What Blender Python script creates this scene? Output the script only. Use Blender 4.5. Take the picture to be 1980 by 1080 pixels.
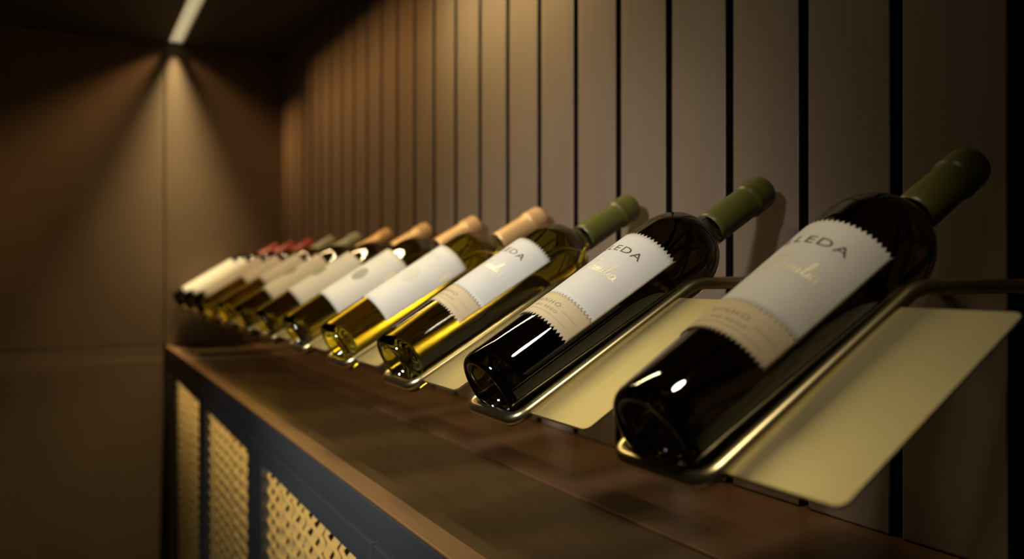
import bpy, bmesh, math, random
from math import sin, cos, pi, radians, sqrt
from mathutils import Vector, Matrix
random.seed(7)
SC = bpy.context.scene
C = SC.collection
for o in list(bpy.data.objects): bpy.data.objects.remove(o)

# ---------------------------------------------------------------- units
# R = one bottle radius = 37.5 mm. (s, d, h): s runs along the back wall away from the
# camera, d runs towards the back wall, h is the height above the lens.
U = 0.0375
EYE = 1.111
def W(s, d, h): return Vector((-s*U, d*U, EYE + h*U))
F_PX = 1564.5
TH = math.atan(860/F_PX)

# ---------------------------------------------------------------- camera
cd = bpy.data.cameras.new('camera'); cam = bpy.data.objects.new('camera', cd); C.objects.link(cam)
cd.sensor_width = 36; cd.lens = F_PX/1980*36
cd.shift_y = -15/1980
cd.clip_start = 0.01
cam.location = (0, 0, EYE); cam.rotation_euler = (pi/2, 0, pi/2 - TH)
cd.dof.use_dof = True; cd.dof.focus_distance = 0.63; cd.dof.aperture_fstop = 3.8
SC.camera = cam

# ---------------------------------------------------------------- world, exposure
wd = bpy.data.worlds.new('room_dim'); SC.world = wd; wd.use_nodes = True
bg = wd.node_tree.nodes['Background']; bg.inputs[0].default_value = (0.75, 0.80, 0.9, 1); bg.inputs[1].default_value = 0.010
SC.view_settings.view_transform = 'Standard'; SC.view_settings.look = 'None'
SC.view_settings.exposure = 0.0; SC.view_settings.gamma = 1.0
SC.view_settings.use_curve_mapping = False

S_END, D_WALL, H_TOP, D_FRONT, H_CEIL = 66.9, 15.3, -5.62, 6.57, 17.35

# ---------------------------------------------------------------- lights
def area(name, loc, size, size_y, power, color, rot=(0,0,0), spread=180):
    l = bpy.data.lights.new(name, 'AREA'); l.shape = 'RECTANGLE'; l.size = size; l.size_y = size_y
    l.energy = power; l.color = color; l.spread = radians(spread)
    o = bpy.data.objects.new(name, l); C.objects.link(o); o.location = loc; o.rotation_euler = rot
    return o
LED_S0, LED_S1 = 21.0, 66.5
mid = (LED_S0 + LED_S1)/2
WARM = (1.0, 0.82, 0.42); AMBER = (1.0, 0.57, 0.21)
def strip(name, s0, s1, per_R, color, tilt=0, spread=125, w=.5, d=7.21):
    area(name, W((s0+s1)/2, d, H_CEIL-.02), (s1-s0)*U, w*U, per_R*(s1-s0), color, (radians(tilt),0,0), spread)
strip('led_near', LED_S0, 34, .165, WARM)
strip('led_far', 34, 63, .085, (1.0, .66, .31))
strip('led_near_wallward', LED_S0+2, 34, .06, WARM, 52, 50, .25, 7.4)
strip('led_far_wallward', 34, 58, .02, AMBER, 52, 50, .25, 7.4)
# the last segment by the end wall throws three separate beams
strip('led_end_core', 62, LED_S1, .27, WARM, 0, 58, .3)
strip('led_end_wallward', 61, LED_S1, .03, AMBER, 44, 42, .25, 7.4)
strip('led_end_roomward', 61, LED_S1, .06, AMBER, -44, 42, .25, 7.0)
def spot(name, loc, target, power, color, size, blend, radius):
    l = bpy.data.lights.new(name, 'SPOT'); l.energy = power; l.color = color; l.spot_size = radians(size); l.spot_blend = blend
    l.shadow_soft_size = radius
    o = bpy.data.objects.new(name, l); C.objects.link(o); o.location = loc
    o.rotation_euler = (Vector(target) - Vector(loc)).to_track_quat('-Z', 'Y').to_euler(); return o
# ceiling spotlight of the room aimed at the rack
spot('room_spotlight', W(6, -18, 16.6), W(21.8, 10, -.2), 106, (.97, .965, .94), 37, .95, .09)
# small downlight in the ceiling over the near end of the rack
spot('near_downlight', W(4.5, 5.2, 16.9), W(11.0, 8.6, -1.5), 9, (1.0, .88, .66), 44, .8, .05)
spot('cabinet_fill_spot', W(14, -26, 16.4), W(36, 6.5, -12), 17, (.95, .98, 1.0), 34, .8, .05)  # unseen fill spot added to brighten the cabinet front and grille
# unseen light added inside the cabinet to make the grille doors glow
area('grille_glow_light', W(40, 10.2, -6.7), 50*U, .6*U, 2.2, (1.0, .74, .40), (radians(-48), 0, 0), 150)

# ---------------------------------------------------------------- materials
def srgb(r, g, b):
    f = lambda c: (c/255/12.92) if c/255 <= .04045 else ((c/255+.055)/1.055)**2.4
    return (f(r), f(g), f(b), 1)
def mat(name, base, rough=.5, metal=0, trans=0, ior=1.5, noise=None, bump=None, emis=None, spec=None):
    """noise = (scale vector, second colour, strength); bump = (scale vector, strength)"""
    m = bpy.data.materials.new(name); m.use_nodes = True
    nt = m.node_tree; b = nt.nodes['Principled BSDF']
    b.inputs['Base Color'].default_value = base; b.inputs['Roughness'].default_value = rough
    b.inputs['Metallic'].default_value = metal; b.inputs['Transmission Weight'].default_value = trans
    b.inputs['IOR'].default_value = ior
    if spec is not None: b.inputs['Specular IOR Level'].default_value = spec
    tc = nt.nodes.new('ShaderNodeTexCoord')
    def nz(scale, detail=4, src='Object'):
        mp = nt.nodes.new('ShaderNodeMapping'); mp.inputs['Scale'].default_value = scale
        n = nt.nodes.new('ShaderNodeTexNoise'); n.inputs['Scale'].default_value = 1; n.inputs['Detail'].default_value = detail
        nt.links.new(tc.outputs[src], mp.inputs[0]); nt.links.new(mp.outputs[0], n.inputs['Vector']); return n
    if noise:
        n = nz(noise[0]); r = nt.nodes.new('ShaderNodeValToRGB')
        r.color_ramp.elements[0].position = .32; r.color_ramp.elements[1].position = .72
        r.color_ramp.elements[0].color = base; r.color_ramp.elements[1].color = noise[1]
        nt.links.new(n.outputs['Fac'], r.inputs[0]); nt.links.new(r.outputs[0], b.inputs['Base Color'])
    if bump:
        n = nz(bump[0], 6); bp = nt.nodes.new('ShaderNodeBump'); bp.inputs['Strength'].default_value = bump[1]
        bp.inputs['Distance'].default_value = .002
        nt.links.new(n.outputs['Fac'], bp.inputs['Height']); nt.links.new(bp.outputs[0], b.inputs['Normal'])
    if emis: b.inputs['Emission Color'].default_value = emis[0]; b.inputs['Emission Strength'].default_value = emis[1]
    return m
M = {}
M['plank'] = mat('plank_brown_satin', (.165,.115,.080,1), .45, noise=((60,60,3),(.19,.134,.094,1)), bump=((900,900,25),.12))
M['gap'] = mat('gap_black', (.010,.006,.004,1), 1.0, spec=.1)
M['panel'] = mat('end_panel_brown', (.145,.095,.058,1), .55, noise=((5,5,2),(.17,.112,.07,1)), bump=((300,300,20),.08))
M['ceiling'] = mat('ceiling_dark', (.035,.03,.026,1), .6)
M['worktop'] = mat('worktop_brown', (.062,.033,.009,1), .4, noise=((3,60,60),(.074,.040,.012,1)), bump=((20,700,700),.1))
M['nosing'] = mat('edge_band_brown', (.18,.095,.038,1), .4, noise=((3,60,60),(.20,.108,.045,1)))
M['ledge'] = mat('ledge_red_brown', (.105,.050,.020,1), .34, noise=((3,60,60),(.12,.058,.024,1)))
M['frame'] = mat('cabinet_charcoal', (.060,.066,.070,1), .5, noise=((3,40,40),(.072,.078,.082,1)), bump=((30,500,500),.2))
M['brass'] = mat('brushed_brass', (.46,.40,.22,1), .52, metal=1, noise=((12,9,9),(.51,.44,.25,1)), bump=((700,18,18),.10))
M['brass_wire'] = mat('brass_wire', (.66,.54,.28,1), .30, metal=1)
M['grille'] = mat('grille_gold', (.58,.46,.19,1), .45, metal=.1)
_nt = M['grille'].node_tree; _tr = _nt.nodes.new('ShaderNodeBsdfTranslucent'); _tr.inputs[0].default_value = (.72,.54,.22,1)
_mx = _nt.nodes.new('ShaderNodeMixShader'); _mx.inputs[0].default_value = .4
_nt.links.new(_nt.nodes['Principled BSDF'].outputs[0], _mx.inputs[1]); _nt.links.new(_tr.outputs[0], _mx.inputs[2])
_nt.links.new(_mx.outputs[0], _nt.nodes['Material Output'].inputs[0])
M['led'] = mat('led_diffuser', (.9,.85,.7,1), .4, emis=((1,.86,.52,1),.35))
M['channel'] = mat('led_channel_aluminium', (.6,.55,.45,1), .4, metal=1)
M['floor'] = mat('floor_dark', (.03,.025,.02,1), .4, noise=((4,4,4),(.04,.033,.028,1)))
M['inner'] = mat('cabinet_inside_wood', (.10,.04,.015,1), .5, noise=((4,4,30),(.13,.055,.02,1)))
M['glass_dark'] = mat('glass_antique_green', (.045,.030,.006,1), .02, trans=1, ior=1.6)
M['glass_olive'] = mat('glass_olive', (.31,.275,.036,1), .02, trans=1, ior=1.46)
M['glass_yellow'] = mat('glass_yellow_wine', (.76,.68,.05,1), .02, trans=1, ior=1.46)
M['glass_black'] = mat('glass_black_red_wine', (.06,.03,.03,1), .03, trans=1, ior=1.46)
M['paper'] = mat('label_paper', (.57,.53,.47,1), .65, noise=((40,40,40),(.60,.56,.50,1)), bump=((2500,2500,2500),.12))
M['paper_band'] = mat('label_beige', (.53,.41,.24,1), .65, bump=((2500,2500,2500),.12))
M['ink'] = mat('ink_dark_gold', (.06,.045,.025,1), .45)
M['ink_small'] = mat('ink_brown', (.25,.18,.11,1), .6)
M['foil'] = mat('gold_foil', (.86,.76,.50,1), .4, metal=.2)
M['ink_green'] = mat('ink_green_grey', (.24,.26,.19,1), .6)
M['ink_pale'] = mat('ink_pale', (.50,.48,.40,1), .6)
M['cap_green'] = mat('capsule_olive_green', (.082,.074,.011,1), .4, noise=((90,90,90),(.10,.09,.018,1)))
M['cap_orange'] = mat('capsule_copper', (.66,.39,.16,1), .42, metal=.3)
M['cap_grey'] = mat('capsule_grey_green', (.36,.36,.23,1), .45)
M['cap_red'] = mat('capsule_red', (.48,.05,.045,1), .42)
M['cap_emboss'] = mat('capsule_emboss', (.20,.19,.05,1), .35)

# ---------------------------------------------------------------- mesh helpers
def obj(name, bm, m, parent=None, smooth=False, loc=None):
    me = bpy.data.meshes.new(name)
    bmesh.ops.recalc_face_normals(bm, faces=bm.faces[:])
    bm.to_mesh(me); bm.free()
    if smooth:
        for p in me.polygons: p.use_smooth = True
    me.materials.append(M[m] if isinstance(m, str) else m)
    o = bpy.data.objects.new(name, me); C.objects.link(o)
    if parent: o.parent = parent
    if loc is not None: o.location = loc
    return o
def tag(o, label=None, cat=None, group=None, kind=None):
    if label: o['label'] = label
    if cat: o['category'] = cat
    if group: o['group'] = group
    if kind: o['kind'] = kind
    return o
def empty(name, loc=(0,0,0), rot=(0,0,0)):
    o = bpy.data.objects.new(name, None); C.objects.link(o); o.location = loc; o.rotation_euler = rot
    o.empty_display_size = .02
    return o
def box(bm, a, b, bev=0):
    """axis-aligned box between world points a and b, edges bevelled"""
    lo = [min(a[i], b[i]) for i in range(3)]; hi = [max(a[i], b[i]) for i in range(3)]
    vs = [bm.verts.new((x, y, z)) for x in (lo[0], hi[0]) for y in (lo[1], hi[1]) for z in (lo[2], hi[2])]
    fs = [bm.faces.new([vs[i] for i in f]) for f in ((0,1,3,2),(4,6,7,5),(0,4,5,1),(2,3,7,6),(0,2,6,4),(1,5,7,3))]
    if bev:
        es = list({e for f in fs for e in f.edges})
        bmesh.ops.bevel(bm, geom=es, offset=bev, segments=2, affect='EDGES', profile=.5)
def sbox(bm, s0, s1, d0, d1, h0, h1, bev=0): box(bm, W(s0, d0, h0), W(s1, d1, h1), bev*U)
def boxobj(name, m, dims, bev=0, parent=None):
    """a box object whose origin is its own centre (children of setting at world coordinates)"""
    s0, s1, d0, d1, h0, h1 = dims
    c = W((s0+s1)/2, (d0+d1)/2, (h0+h1)/2)
    bm = bmesh.new(); box(bm, W(s0,d0,h0)-c, W(s1,d1,h1)-c, bev*U)
    return obj(name, bm, m, parent, loc=c)
def tube(bm, pts, r, n=12, cap=True):
    pts = [Vector(p) for p in pts]; rings = []
    t = (pts[1]-pts[0]).normalized()
    nrm = t.orthogonal().normalized()
    for i, p in enumerate(pts):
        if i == 0: tt = (pts[1]-pts[0]).normalized()
        elif i == len(pts)-1: tt = (pts[-1]-pts[-2]).normalized()
        else: tt = ((pts[i+1]-p).normalized() + (p-pts[i-1]).normalized()).normalized()
        q = t.rotation_difference(tt); nrm = q @ nrm; t = tt
        nrm = (nrm - nrm.dot(t)*t).normalized(); bi = t.cross(nrm)
        rings.append([bm.verts.new(p + r*(cos(2*pi*k/n)*nrm + sin(2*pi*k/n)*bi)) for k in range(n)])
    for a, b in zip(rings, rings[1:]):
        for k in range(n): bm.faces.new((a[k], a[(k+1)%n], b[(k+1)%n], b[k]))
    if cap: bm.faces.new(rings[0][::-1]); bm.faces.new(rings[-1])
def fillet(pts, rad, seg=8):
    """round the inner corners of a polyline"""
    out = [Vector(pts[0])]
    for i in range(1, len(pts)-1):
        p = Vector(pts[i]); a = Vector(pts[i-1]) - p; b = Vector(pts[i+1]) - p
        r = rad[i-1]; ang = a.angle(b); l = min(r/math.tan(ang/2), a.length*.49, b.length*.49)
        A = p + a.normalized()*l; B = p + b.normalized()*l
        for k in range(seg+1):
            u = k/seg; out.append((1-u)**2*A + 2*u*(1-u)*p + u*u*B)
    out.append(Vector(pts[-1])); return out
def lathe(prof, n=64):
    """prof: (r, t) in R units; closed at the axis where r == 0"""
    bm = bmesh.new(); rings = []
    for r, t in prof:
        if r < 1e-6: rings.append([bm.verts.new((0, 0, t*U))])
        else: rings.append([bm.verts.new((r*U*cos(2*pi*k/n), r*U*sin(2*pi*k/n), t*U)) for k in range(n)])
    for a, b in zip(rings, rings[1:]):
        for k in range(n):
            k2 = (k+1) % n
            if len(a) == 1 and len(b) == 1: continue
            if len(a) == 1: bm.faces.new((a[0], b[k2], b[k]))
            elif len(b) == 1: bm.faces.new((a[k], a[k2], b[0]))
            else: bm.faces.new((a[k], a[k2], b[k2], b[k]))
    return bm

# ---------------------------------------------------------------- setting
G0, GP, NPL = 11.04, 2.453, 29          # groove centre, plank pitch
S_NEAR = G0 - 6*GP
wb = boxobj('wall_back', 'gap', (S_NEAR-2, S_END+1, D_WALL+.75, D_WALL+1.5, H_TOP-24, H_CEIL+.2)); tag(wb, kind='structure')
def groove_shade(me):  # groove shade put into the colour: plank side faces go near-black
    me.materials.append(M['gap'])
    for p in me.polygons:
        if abs(p.normal.x) > .5: p.material_index = 1
def child(o, parent):
    o.parent = parent; o.matrix_parent_inverse = Matrix.Identity(4); o.location = o.location - parent.location
    return o
pm = None
for i in range(NPL):
    s0 = S_NEAR + i*GP + .13; s1 = min(s0 + GP - .26, S_END)
    if s1 - s0 < .3: break
    c = W((s0+s1)/2, D_WALL+.37, (H_TOP+.05+H_CEIL)/2)
    if pm is None or s1 - s0 < GP - .27:
        o = boxobj('plank', 'plank', (s0, s1, D_WALL, D_WALL+.745, H_TOP+.02, H_CEIL), .05)
        groove_shade(o.data)
        if pm is None: pm = o.data
    else:
        o = bpy.data.objects.new('plank', pm); C.objects.link(o)
        o.location = W((s0+s1)/2, D_WALL+.3725, (H_TOP+.02+H_CEIL)/2)
    child(o, wb)
# end wall: joint lines at worktop height and above the cabinet front
wl = boxobj('wall_left', 'gap', (S_END+.35, S_END+2, -40, D_WALL+1.5, -29.6, H_CEIL+.2)); tag(wl, kind='structure')
for d0, d1, h0, h1 in ((-12, 6.46, H_TOP+.04, H_CEIL-.02), (6.54, D_WALL+.7, H_TOP+.02, H_CEIL-.02), (-12, 6.46, -29.5, H_TOP-.04),
                       (-30, -12.1, H_TOP+.04, H_CEIL-.02), (-30, -12.1, -29.5, H_TOP-.04)):
    child(boxobj('panel', 'panel', (S_END, S_END+.34, d0, d1, h0, h1), .04), wl)
ce = boxobj('ceiling', 'ceiling', (-25, S_END+2, -40, 6.66, H_CEIL, H_CEIL+1.2)); tag(ce, kind='structure')
ce2 = boxobj('soffit', 'ceiling', (-25, S_END+2, 7.76, D_WALL+1.5, H_CEIL, H_CEIL+1.2)); child(ce2, ce)
ce3 = boxobj('slot_back', 'ceiling', (-25, S_END+2, 6.67, 7.75, H_CEIL+.7, H_CEIL+1.2)); child(ce3, ce)
fl = boxobj('floor', 'floor', (-25, S_END+2, -40, D_WALL+1.5, -31, -29.62)); tag(fl, kind='structure')

# ---------------------------------------------------------------- LED strip
led = empty('led_strip', W(mid, 7.21, H_CEIL+.3))
tag(led, 'recessed warm glowing linear light running along the ceiling above the bottle row', 'light')
def local(o, root): o.parent = root; o.location = o.location - root.location; return o
bm = bmesh.new()
for d0, d1, h0, h1 in ((6.68, 6.74, H_CEIL-.0, H_CEIL+.5), (7.68, 7.74, H_CEIL-.0, H_CEIL+.5), (6.74, 7.68, H_CEIL+.42, H_CEIL+.5)):
    sbox(bm, LED_S0-.3, S_END-.02, d0, d1, h0, h1)
o = obj('channel', bm, 'channel'); o.parent = led; o.matrix_parent_inverse = Matrix.Translation(-led.location)
seg = (LED_S1 - LED_S0)/5
for i in range(5):
    a0 = LED_S0 + i*seg + .12; a1 = LED_S0 + (i+1)*seg - .12
    for d0, d1 in ((6.80, 7.17), (7.25, 7.62)):
        o = boxobj('diffuser', 'led', (a0, a1, d0, d1, H_CEIL+.10, H_CEIL+.36), .08); local(o, led)

# ---------------------------------------------------------------- worktop
bm = bmesh.new(); sbox(bm, -14, S_END-.05, D_FRONT+.6, D_WALL+.7, H_TOP-.11, H_TOP-.06, .01)
wt = obj('worktop', bm, 'worktop')
tag(wt, 'long brown wooden worktop under the row of tilted bottles', 'worktop')

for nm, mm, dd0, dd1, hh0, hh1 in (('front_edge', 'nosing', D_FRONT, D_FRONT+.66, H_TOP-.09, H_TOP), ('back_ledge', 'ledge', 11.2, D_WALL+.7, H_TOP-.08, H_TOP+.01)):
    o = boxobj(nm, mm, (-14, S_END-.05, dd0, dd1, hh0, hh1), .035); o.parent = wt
# ---------------------------------------------------------------- cabinet
cab = empty('cabinet', W(26, 10, -29.6)); tag(cab, 'charcoal base cabinet with gold grille doors below the worktop', 'cabinet')
def cpart(name, m, dims, bev=.03, parent=None):
    o = boxobj(name, m, dims, bev)
    p = parent or cab
    o.parent = p
    base = p.location if p is cab else p.location + cab.location
    o.location = o.location - base
    return o
FD = D_FRONT + .02                                   # front plane of rail and doors
H_RT, H_RB, H_DT, H_PI, H_DB, H_BOT = H_TOP-.115, -6.53, -6.70, -7.48, -27.0, -29.6
cpart('top_rail', 'frame', (-14, S_END-.1, FD, FD+1.0, H_RB, H_RT))
cpart('plinth', 'frame', (-14, S_END-.1, FD+1.0, FD+1.6, H_BOT, H_DB-.1))
cpart('back_panel', 'inner', (-14, S_END-.1, D_WALL-.6, D_WALL-.2, H_DB, H_RT-.4))
cpart('base_board', 'inner', (-14, S_END-.1, FD+.9, D_WALL-.6, H_DB-.1, H_DB+.3))
cpart('inner_shelf', 'inner', (-14, S_END-.1, FD+3.2, D_WALL-.6, -16.2, -15.8))
DW = 14.4                                            # door width
D0 = 19.2                                            # near edge of the first fully seen door
PHS = [0, .9, .3, 1.5, .6, 2.0, 1.1]
def grille(s0, s1, h0, h1, parent, d):
    bm = bmesh.new(); sp = .84; n = int((s1-s0)/sp); hh = .66
    nv = int((h1-h0)/.075)
    for i in range(n+1):
        sc = s0 + (s1-s0)*(i+.5)/(n+1)
        fr = bk = None
        for j in range(nv+1):
            h = h0 + (h1-h0)*j/nv
            ph = 2*pi*h/.58 + PHS[i % 7]
            off = .115*sin(ph); link = abs(sin(pi*(h/1.3 + .5*(i % 2) + .13*PHS[i % 7])))
            w = .16 + .15*min(1, link*2.0); dd = 0
            row = [bm.verts.new(W(sc+off+sg*w, d + (.09 if sg else 0) + .05*cos(ph), h)) for sg in (-1, 0, 1)]
            if fr: 
                bm.faces.new((fr[0], fr[1], row[1], row[0])); bm.faces.new((fr[1], fr[2], row[2], row[1]))
            fr = row
    o = obj('grille', bm, 'grille', smooth=True); o['kind'] = 'stuff'
    o.parent = parent; o.matrix_parent_inverse = Matrix.Translation(-(parent.location + cab.location))
    return o
for k in range(-2, 4):
    a = D0 + k*DW + .09; b = a + DW - .18
    if a > S_END: break
    b = min(b, S_END - .2)
    lo = -14
    if a < lo: continue
    c = W((a+b)/2, FD, H_DB)
    dr = empty('cabinet_door', c - cab.location); dr.parent = cab
    dr.name = 'door'
    w = 1.18
    cpart('stile', 'frame', (a, a+w, FD, FD+.42, H_DB, H_DT), .05, dr)
    cpart('stile', 'frame', (b-w, b, FD, FD+.42, H_DB, H_DT), .05, dr)
    cpart('rail', 'frame', (a+w, b-w, FD, FD+.42, H_PI, H_DT), .05, dr)
    cpart('rail', 'frame', (a+w, b-w, FD, FD+.42, H_DB, H_DB+1.2), .05, dr)
    if b > 18: grille(a+w+.05, b-w-.05, -22.5 if k > -1 else -22.5, H_PI, dr, FD+.22)

# ---------------------------------------------------------------- bottles
PHI = .5295
BS, BD, BH, BP = 9.1284, 7.296, -2.4052, 5.10
LS, LW, LL = 5.3556, .9682, 8.70
R0 = .8614
SK = [0, 5.134, 10.35, 15.6, 20.75] + [20.75 + 5.095*j for j in range(1, 8)]
def rad(t): return R0 + (1-R0)*min(max((t-.15)/(LS-.15), 0), 1)
def glass_profile():
    p = [(0, .62)]
    for k in range(1, 9):                            # the punt
        a = k/8*pi/2; p.append((.60*sin(a), .62 - .56*(1-cos(a))))
    p += [(.66, .015), (.70, 0), (.745, .0), (.80, .02), (.832, .06), (.850, .11)]
    for k in range(13): t = .16 + (LS-.16)*k/12; p.append((rad(t), t))
    nk = .385
    for k in range(1, 15):
        q = k/14*.955; r = nk + (1-nk)*sqrt(1-q*q); p.append((r, LS + LW*q))
    rl, tl = p[-1]
    for k in range(1, 7):
        u = k/6; p.append((rl + (nk-rl)*(1-(1-u)**2.2), tl + .42*u))
    p += [(nk-.005, tl+.8), (.372, 7.6), (.365, 8.55), (.30, 8.6), (0, 8.6)]
    return p
def capsule_profile():
    p = [(.386, 6.66), (.398, 6.665), (.395, 6.8), (.388, 7.6), (.386, 7.98), (.393, 8.01), (.418, 8.05), (.430, 8.09), (.430, 8.14),
         (.420, 8.18), (.418, 8.50), (.410, 8.58), (.388, 8.65), (.35, 8.69), (.28, 8.705), (0, 8.705)]
    return p
def patch(t0, t1, a0, a1, off, zig0=0, zig1=0, tooth=5.6, nt=10, thick=.012):
    """curved paper on the bottle; zig = tooth height at the lower / upper edge"""
    n = max(2, int(round((a1-a0)/(tooth/2)))); n += n % 2
    bm = bmesh.new(); cols = []
    for layer in (0, 1):
        L = []
        for i in range(n+1):
            a = radians(a0 + (a1-a0)*i/n); z = (i % 2)
            lo = t0 + (zig0*z); hi = t1 - (zig1*z); col = []
            for j in range(nt+1):
                t = lo + (hi-lo)*j/nt; r = rad(t) + off - layer*thick
                col.append(bm.verts.new((r*U*cos(a), -r*U*sin(a), t*U)))
            L.append(col)
        cols.append(L)
    A, B = cols
    for i in range(n):
        for j in range(nt):
            bm.faces.new((A[i][j], A[i+1][j], A[i+1][j+1], A[i][j+1])); bm.faces.new((B[i][j], B[i][j+1], B[i+1][j+1], B[i+1][j]))
        for j in (0, nt): bm.faces.new((A[i][j], B[i][j], B[i+1][j], A[i+1][j]))
    for i in (0, n):
        for j in range(nt): bm.faces.new((A[i][j], A[i][j+1], B[i][j+1], B[i][j]))
    return bm
def wrap(bm, t0, a0, off):
    """bend flat artwork (x along the girth, y up the bottle; R units) onto the bottle"""
    for v in bm.verts:
        t = t0 + v.co.y; r = rad(t) + off; a = radians(a0) - v.co.x/rad(t)
        v.co = Vector((r*U*cos(a), -r*U*sin(a), t*U))
def text_bm(txt, height, width=None, spacing=1.0, shear=0, align='RIGHT', thin=0):
    cu = bpy.data.curves.new('t', 'FONT'); cu.body = txt; cu.size = height/.70; cu.space_character = spacing
    cu.shear = shear; cu.align_x = align; cu.resolution_u = 3; cu.offset = thin
    o = bpy.data.objects.new('t', cu); C.objects.link(o)
    dg = bpy.context.evaluated_depsgraph_get(); me = bpy.data.meshes.new_from_object(o.evaluated_get(dg))
    bpy.data.objects.remove(o)
    bm = bmesh.new(); bm.from_mesh(me); bpy.data.meshes.remove(me)
    xs = [v.co.x for v in bm.verts]; x0, x1 = min(xs), max(xs)
    if width:
        k = width/(x1-x0)
        for v in bm.verts: v.co.x = (v.co.x - x1)*k if align == 'RIGHT' else (v.co.x)*k
    xs = [v.co.x for v in bm.verts]; x0, x1 = min(xs), max(xs)
    x = math.floor(x0/.07)*.07
    while x < x1:
        bmesh.ops.bisect_plane(bm, geom=bm.verts[:]+bm.edges[:]+bm.faces[:], plane_co=(x,0,0), plane_no=(1,0,0)); x += .07
    return bm
def script_bm():
    """the handwritten gold word Familia, drawn as pen strokes (x, y in R)"""
    st = [[(0,.30),(.06,.36),(.22,.38),(.36,.36)], [(.20,.37),(.16,.22),(.08,.02),(0,-.04),(-.06,.0)], [(.06,.19),(.14,.20),(.22,.19)]]
    x = .24
    def a(x): return [[(x+.10,.13),(x+.05,.15),(x,.08),(x+.02,.01),(x+.07,.03),(x+.11,.13),(x+.10,.02),(x+.15,.02)]]
    st += a(x); x += .15
    st += [[(x,.02),(x+.03,.14),(x+.02,.0)], [(x+.02,.02),(x+.08,.14),(x+.08,.0)], [(x+.08,.02),(x+.14,.14),(x+.14,.02),(x+.18,.03)]]; x += .18
    st += [[(x,.02),(x+.04,.14),(x+.03,.02),(x+.08,.03)], [(x+.055,.20),(x+.06,.215)]]; x += .08
    st += [[(x,.03),(x+.08,.22),(x+.10,.36),(x+.07,.34),(x+.03,.1),(x+.05,.01),(x+.09,.03)]]; x += .09
    st += [[(x,.02),(x+.04,.14),(x+.03,.02),(x+.08,.03)], [(x+.055,.20),(x+.06,.215)]]; x += .08
    st += a(x)
    bm = bmesh.new()
    for s in st:
        pts = []
        for i in range(len(s)-1):
            p0 = s[max(i-1,0)]; p1 = s[i]; p2 = s[i+1]; p3 = s[min(i+2, len(s)-1)]
            for k in range(4):
                u = k/4
                pts.append(tuple(.5*((2*p1[c]) + (-p0[c]+p2[c])*u + (2*p0[c]-5*p1[c]+4*p2[c]-p3[c])*u*u + (-p0[c]+3*p1[c]-3*p2[c]+p3[c])*u**3) for c in (0, 1)))
        pts.append(s[-1]); prev = None
        for i, q in enumerate(pts):
            a_ = pts[max(i-1,0)]; b_ = pts[min(i+1, len(pts)-1)]
            dx, dy = b_[0]-a_[0], b_[1]-a_[1]; l = math.hypot(dx, dy) or 1
            wd_ = .008 + .006*abs(dy)/l
            cur = [bm.verts.new((q[0] - dy/l*wd_, q[1] + dx/l*wd_, 0)), bm.verts.new((q[0] + dy/l*wd_, q[1] - dx/l*wd_, 0))]
            if prev: bm.faces.new((prev[0], cur[0], cur[1], prev[1]))
            prev = cur
    return bm
def shape_bm(pts):
    bm = bmesh.new(); bm.faces.new([bm.verts.new((x, y, 0)) for x, y in pts]); return bm
def line_bm(x0, x1, y, w=.006, n=24):
    bm = bmesh.new(); pr = None
    for i in range(n+1):
        x = x0 + (x1-x0)*i/n; cur = [bm.verts.new((x, y-w, 0)), bm.verts.new((x, y+w, 0))]
        if pr: bm.faces.new((pr[0], cur[0], cur[1], pr[1]))
        pr = cur
    return bm
def ellipse_bm(rx, ry, n=28, rings=4, cut=1.0):
    bm = bmesh.new(); R_ = [[bm.verts.new((0,0,0))]]
    for j in range(1, rings+1):
        R_.append([bm.verts.new((rx*j/rings*cos(2*pi*k/n), ry*j/rings*sin(2*pi*k/n), 0)) for k in range(n)])
    for k in range(n): bm.faces.new((R_[0][0], R_[1][k], R_[1][(k+1)%n]))
    for j in range(1, rings):
        for k in range(n): bm.faces.new((R_[j][k], R_[j+1][k], R_[j+1][(k+1)%n], R_[j][(k+1)%n]))
    return bm

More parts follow.
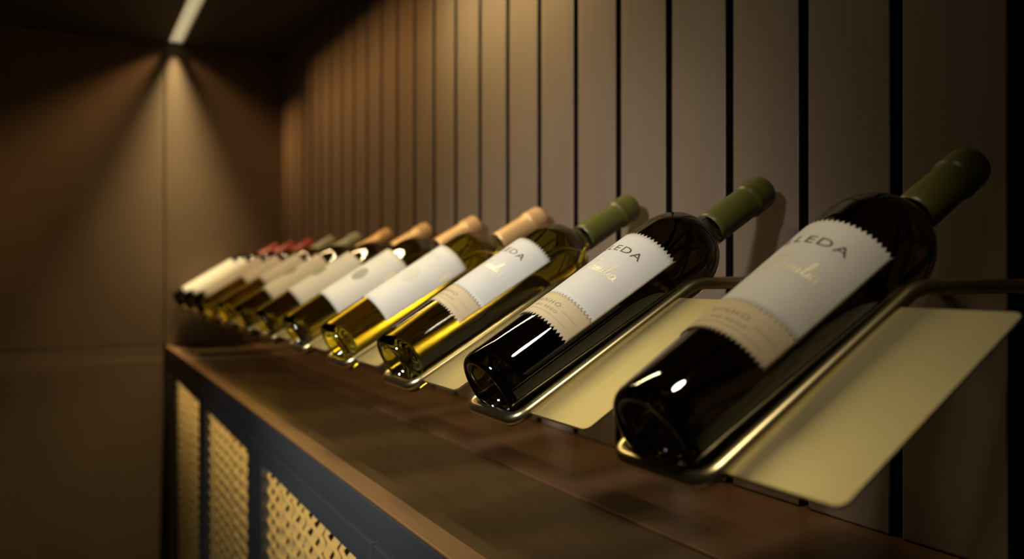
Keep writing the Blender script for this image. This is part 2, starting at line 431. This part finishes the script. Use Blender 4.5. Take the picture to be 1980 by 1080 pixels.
MESH = {}
def mesh_cached(key, build, m, smooth=True):
    k = (key, m)
    if k not in MESH:
        bm = build(); me = bpy.data.meshes.new(key); bmesh.ops.recalc_face_normals(bm, faces=bm.faces[:])
        bm.to_mesh(me); bm.free()
        for p in me.polygons: p.use_smooth = smooth
        me.materials.append(M[m]); MESH[k] = me
    return MESH[k]
def part(name, key, build, m, parent, smooth=True):
    o = bpy.data.objects.new(name, mesh_cached(key, build, m, smooth)); C.objects.link(o); o.parent = parent; return o
def wrapped(fn, t0, a0, off):
    def f():
        bm = fn(); wrap(bm, t0, a0, off); return bm
    return f
def bottle(k, glass, cap, style, label):
    root = empty('wine_bottle', W(BS + SK[k], BD, BH), (PHI - pi/2, 0, 0))
    tag(root, label, 'bottle', 'wine bottles in the rack')
    part('glass', 'glass', lambda: lathe(glass_profile(), 96), glass, root)
    cp = part('capsule', 'capsule', lambda: lathe(capsule_profile(), 48), cap, root)
    if style == 'zigzag':
        z = .17 if k == 2 else 0; y = 'zz%d' % (z > 0)
        lb = part('label', 'label_'+y, lambda: patch(2.30+z, 4.75+z, 15, 177, .022, 0, .085, nt=16), 'paper', root)
        part('label_band', 'band_'+y, lambda: patch(1.55+z, 2.36+z, 15, 177, .026, .085, .085, nt=8), 'paper_band', lb)
        part('lettering', 'word_'+y, wrapped(lambda: text_bm('ALLEDA', .20, 1.45, 1.2, thin=.001), 4.02+z, 42, .0255), 'ink', lb, False)
        part('script', 'script_'+y, wrapped(script_bm, 3.26+z, 99, .0255), 'foil', lb, False)
        part('small_print', 'vinho_'+y, wrapped(lambda: text_bm('VINHO', .105, .72, 1.3), 2.00+z, 57, .0295), 'ink_small', lb, False)
        part('small_print', 'rego_'+y, wrapped(lambda: text_bm('DO REGO', .07, .62, 1.3), 1.845+z, 53, .0295), 'ink_small', lb, False)
        part('printed_rule', 'rule_'+y, wrapped(lambda: line_bm(0, 1.3, 0, .004), 1.76+z, 112, .0295), 'ink_small', lb, False)
        part('printed_rule', 'rule2_'+y, wrapped(lambda: line_bm(0, .42, 0, .004), 1.98+z, 50, .0295), 'ink_small', lb, False)
    elif style == 'emblem':
        lb = part('label', 'label_em', lambda: patch(1.62, 4.80, 4, 176, .022, .035, .045, 5.6, nt=16), 'paper', root)
        part('emblem', 'emblem%d' % (k < 5), wrapped(lambda: ellipse_bm(.24, .36), 3.2, 60 if k < 5 else 78, .0255), 'ink_green' if k != 3 else 'ink_pale', lb, False)
        part('lettering', 'word_s', wrapped(lambda: text_bm('ALLEDA', .17, 1.45, 1.25), 4.20, 50, .0255), 'ink_pale', lb, False)
        part('printed_mark', 'mark', wrapped(lambda: ellipse_bm(.07, .28), 4.0, 14, .0255), 'foil', lb, False)
    elif style == 'high':
        lb = part('label', 'label_hi', lambda: patch(2.6, 5.0, 6, 176, .022, 0, 0, nt=12), 'paper', root)
        part('emblem', 'emblem', wrapped(lambda: ellipse_bm(.24, .30), 3.05, 84, .0255), 'ink_pale', lb, False)
    else:
        lb = part('label', 'label_long', lambda: patch(.8, 5.0, 6, 176, .022, 0, 0, nt=14), 'paper', root)
    return root

# ---------------------------------------------------------------- holders
RA, RW = .99, .128                                   # half rail spacing, wire radius
def holder(k, label):
    base = Vector((BS + SK[k], BD, BH))
    o0 = W(*base)
    root = empty('bottle_holder', W(BS + SK[k], D_WALL, 0)); tag(root, label, 'bottle holder', 'brass bottle holders on the plank wall')
    axv = Vector((0, cos(PHI), sin(PHI))); upv = Vector((0, -sin(PHI), cos(PHI)))
    def Q(x, t, e): return (o0 - root.location) + U*(Vector((x, 0, 0)) + t*axv - e*upv)
    def build():
        tb = 4.95; eb = .40; e0 = .38
        bend_l = Q(-RA, tb, eb); bend_r = Q(RA, tb, eb)
        wl_ = Vector((bend_l.x, 0.01*U+.001, bend_l.z)); wr_ = Vector((bend_r.x, 0.01*U+.001, bend_r.z))
        pts = fillet([wl_, bend_l, Q(-RA, -.13, e0), Q(RA, -.13, e0), bend_r, wr_], [1.1*U, .36*U, .36*U, 1.1*U], 10)
        bm = bmesh.new(); tube(bm, pts, RW*U, 16); return bm
    part('rail', 'rail', build, 'brass_wire', root)
    def bplate():
        bm = bmesh.new(); x0, x1, t0, t1 = RA-.03, 2.93, .18, 4.36; r = .14; pts = []
        for cx, cy, a0 in ((x1-r, t0+r, -90), (x1-r, t1-r, 0)):
            for i in range(7):
                a = radians(a0 + 90*i/6); pts.append((cx + r*cos(a), cy + r*sin(a)))
        pts += [(x0, t1), (x0, t0)]
        top = [bm.verts.new(Q(x, t, .40)) for x, t in pts]; bot = [bm.verts.new(Q(x, t, .45)) for x, t in pts]
        bm.faces.new(top); bm.faces.new(bot[::-1])
        for i in range(len(pts)): j = (i+1) % len(pts); bm.faces.new((top[i], bot[i], bot[j], top[j]))
        return bm
    part('plate', 'plate', bplate, 'brass', root, False)
    return root

ORD = ['nearest', 'second', 'third', 'fourth', 'fifth', 'sixth', 'seventh', 'eighth', 'ninth', 'tenth', 'eleventh', 'twelfth']
spec = [
 ('glass_dark','cap_green','zigzag','largest and nearest dark glass bottle, olive capsule, zigzag-edged label, at the right end'),
 ('glass_dark','cap_green','zigzag','sharply focused dark glass bottle with olive capsule, second in the row from the right'),
 ('glass_olive','cap_green','zigzag','transparent yellow-green bottle with olive green capsule and zigzag label, third from the right'),
 ('glass_yellow','cap_orange','emblem','bottle with copper orange capsule right behind the last olive-capped one, yellow glass at its base'),
 ('glass_olive','cap_orange','emblem','second of the four copper-capped bottles, counted from the right'),
 ('glass_olive','cap_orange','emblem','third of the four copper-capped bottles, counted from the right'),
 ('glass_olive','cap_orange','emblem','farthest of the four copper-capped bottles, next to the grey-green capsules'),
 ('glass_yellow','cap_grey','high','nearer of the two bottles with grey-green capsules, pale yellow wine'),
 ('glass_yellow','cap_grey','high','farther of the two grey-green capped bottles, beside the red capsules'),
 ('glass_black','cap_red','long','nearest of the three red-capped bottles with long white labels and black glass'),
 ('glass_black','cap_red','long','middle one of the three red-capped black bottles at the far end'),
 ('glass_black','cap_red','long','farthest bottle of the row, red capsule, black base beside the end wall'),
]
hl = ['nearest brass wire holder with wide flat plate filling the lower right', 'brass holder whose plate shows between the two nearest bottles',
      'brass holder carrying the third bottle from the right', 'brass holder under the nearest copper-capped bottle',
      'brass holder under the second copper-capped bottle', 'brass holder under the third copper-capped bottle',
      'brass holder under the farthest copper-capped bottle', 'brass holder under the nearer grey-green capped bottle',
      'brass holder under the farther grey-green capped bottle', 'brass holder under the nearest red-capped bottle',
      'brass holder under the middle red-capped bottle', 'brass holder at the far end beside the end wall']
for k, (g, c, st, lb) in enumerate(spec):
    bottle(k, g, c, st, lb)
    holder(k, hl[k])
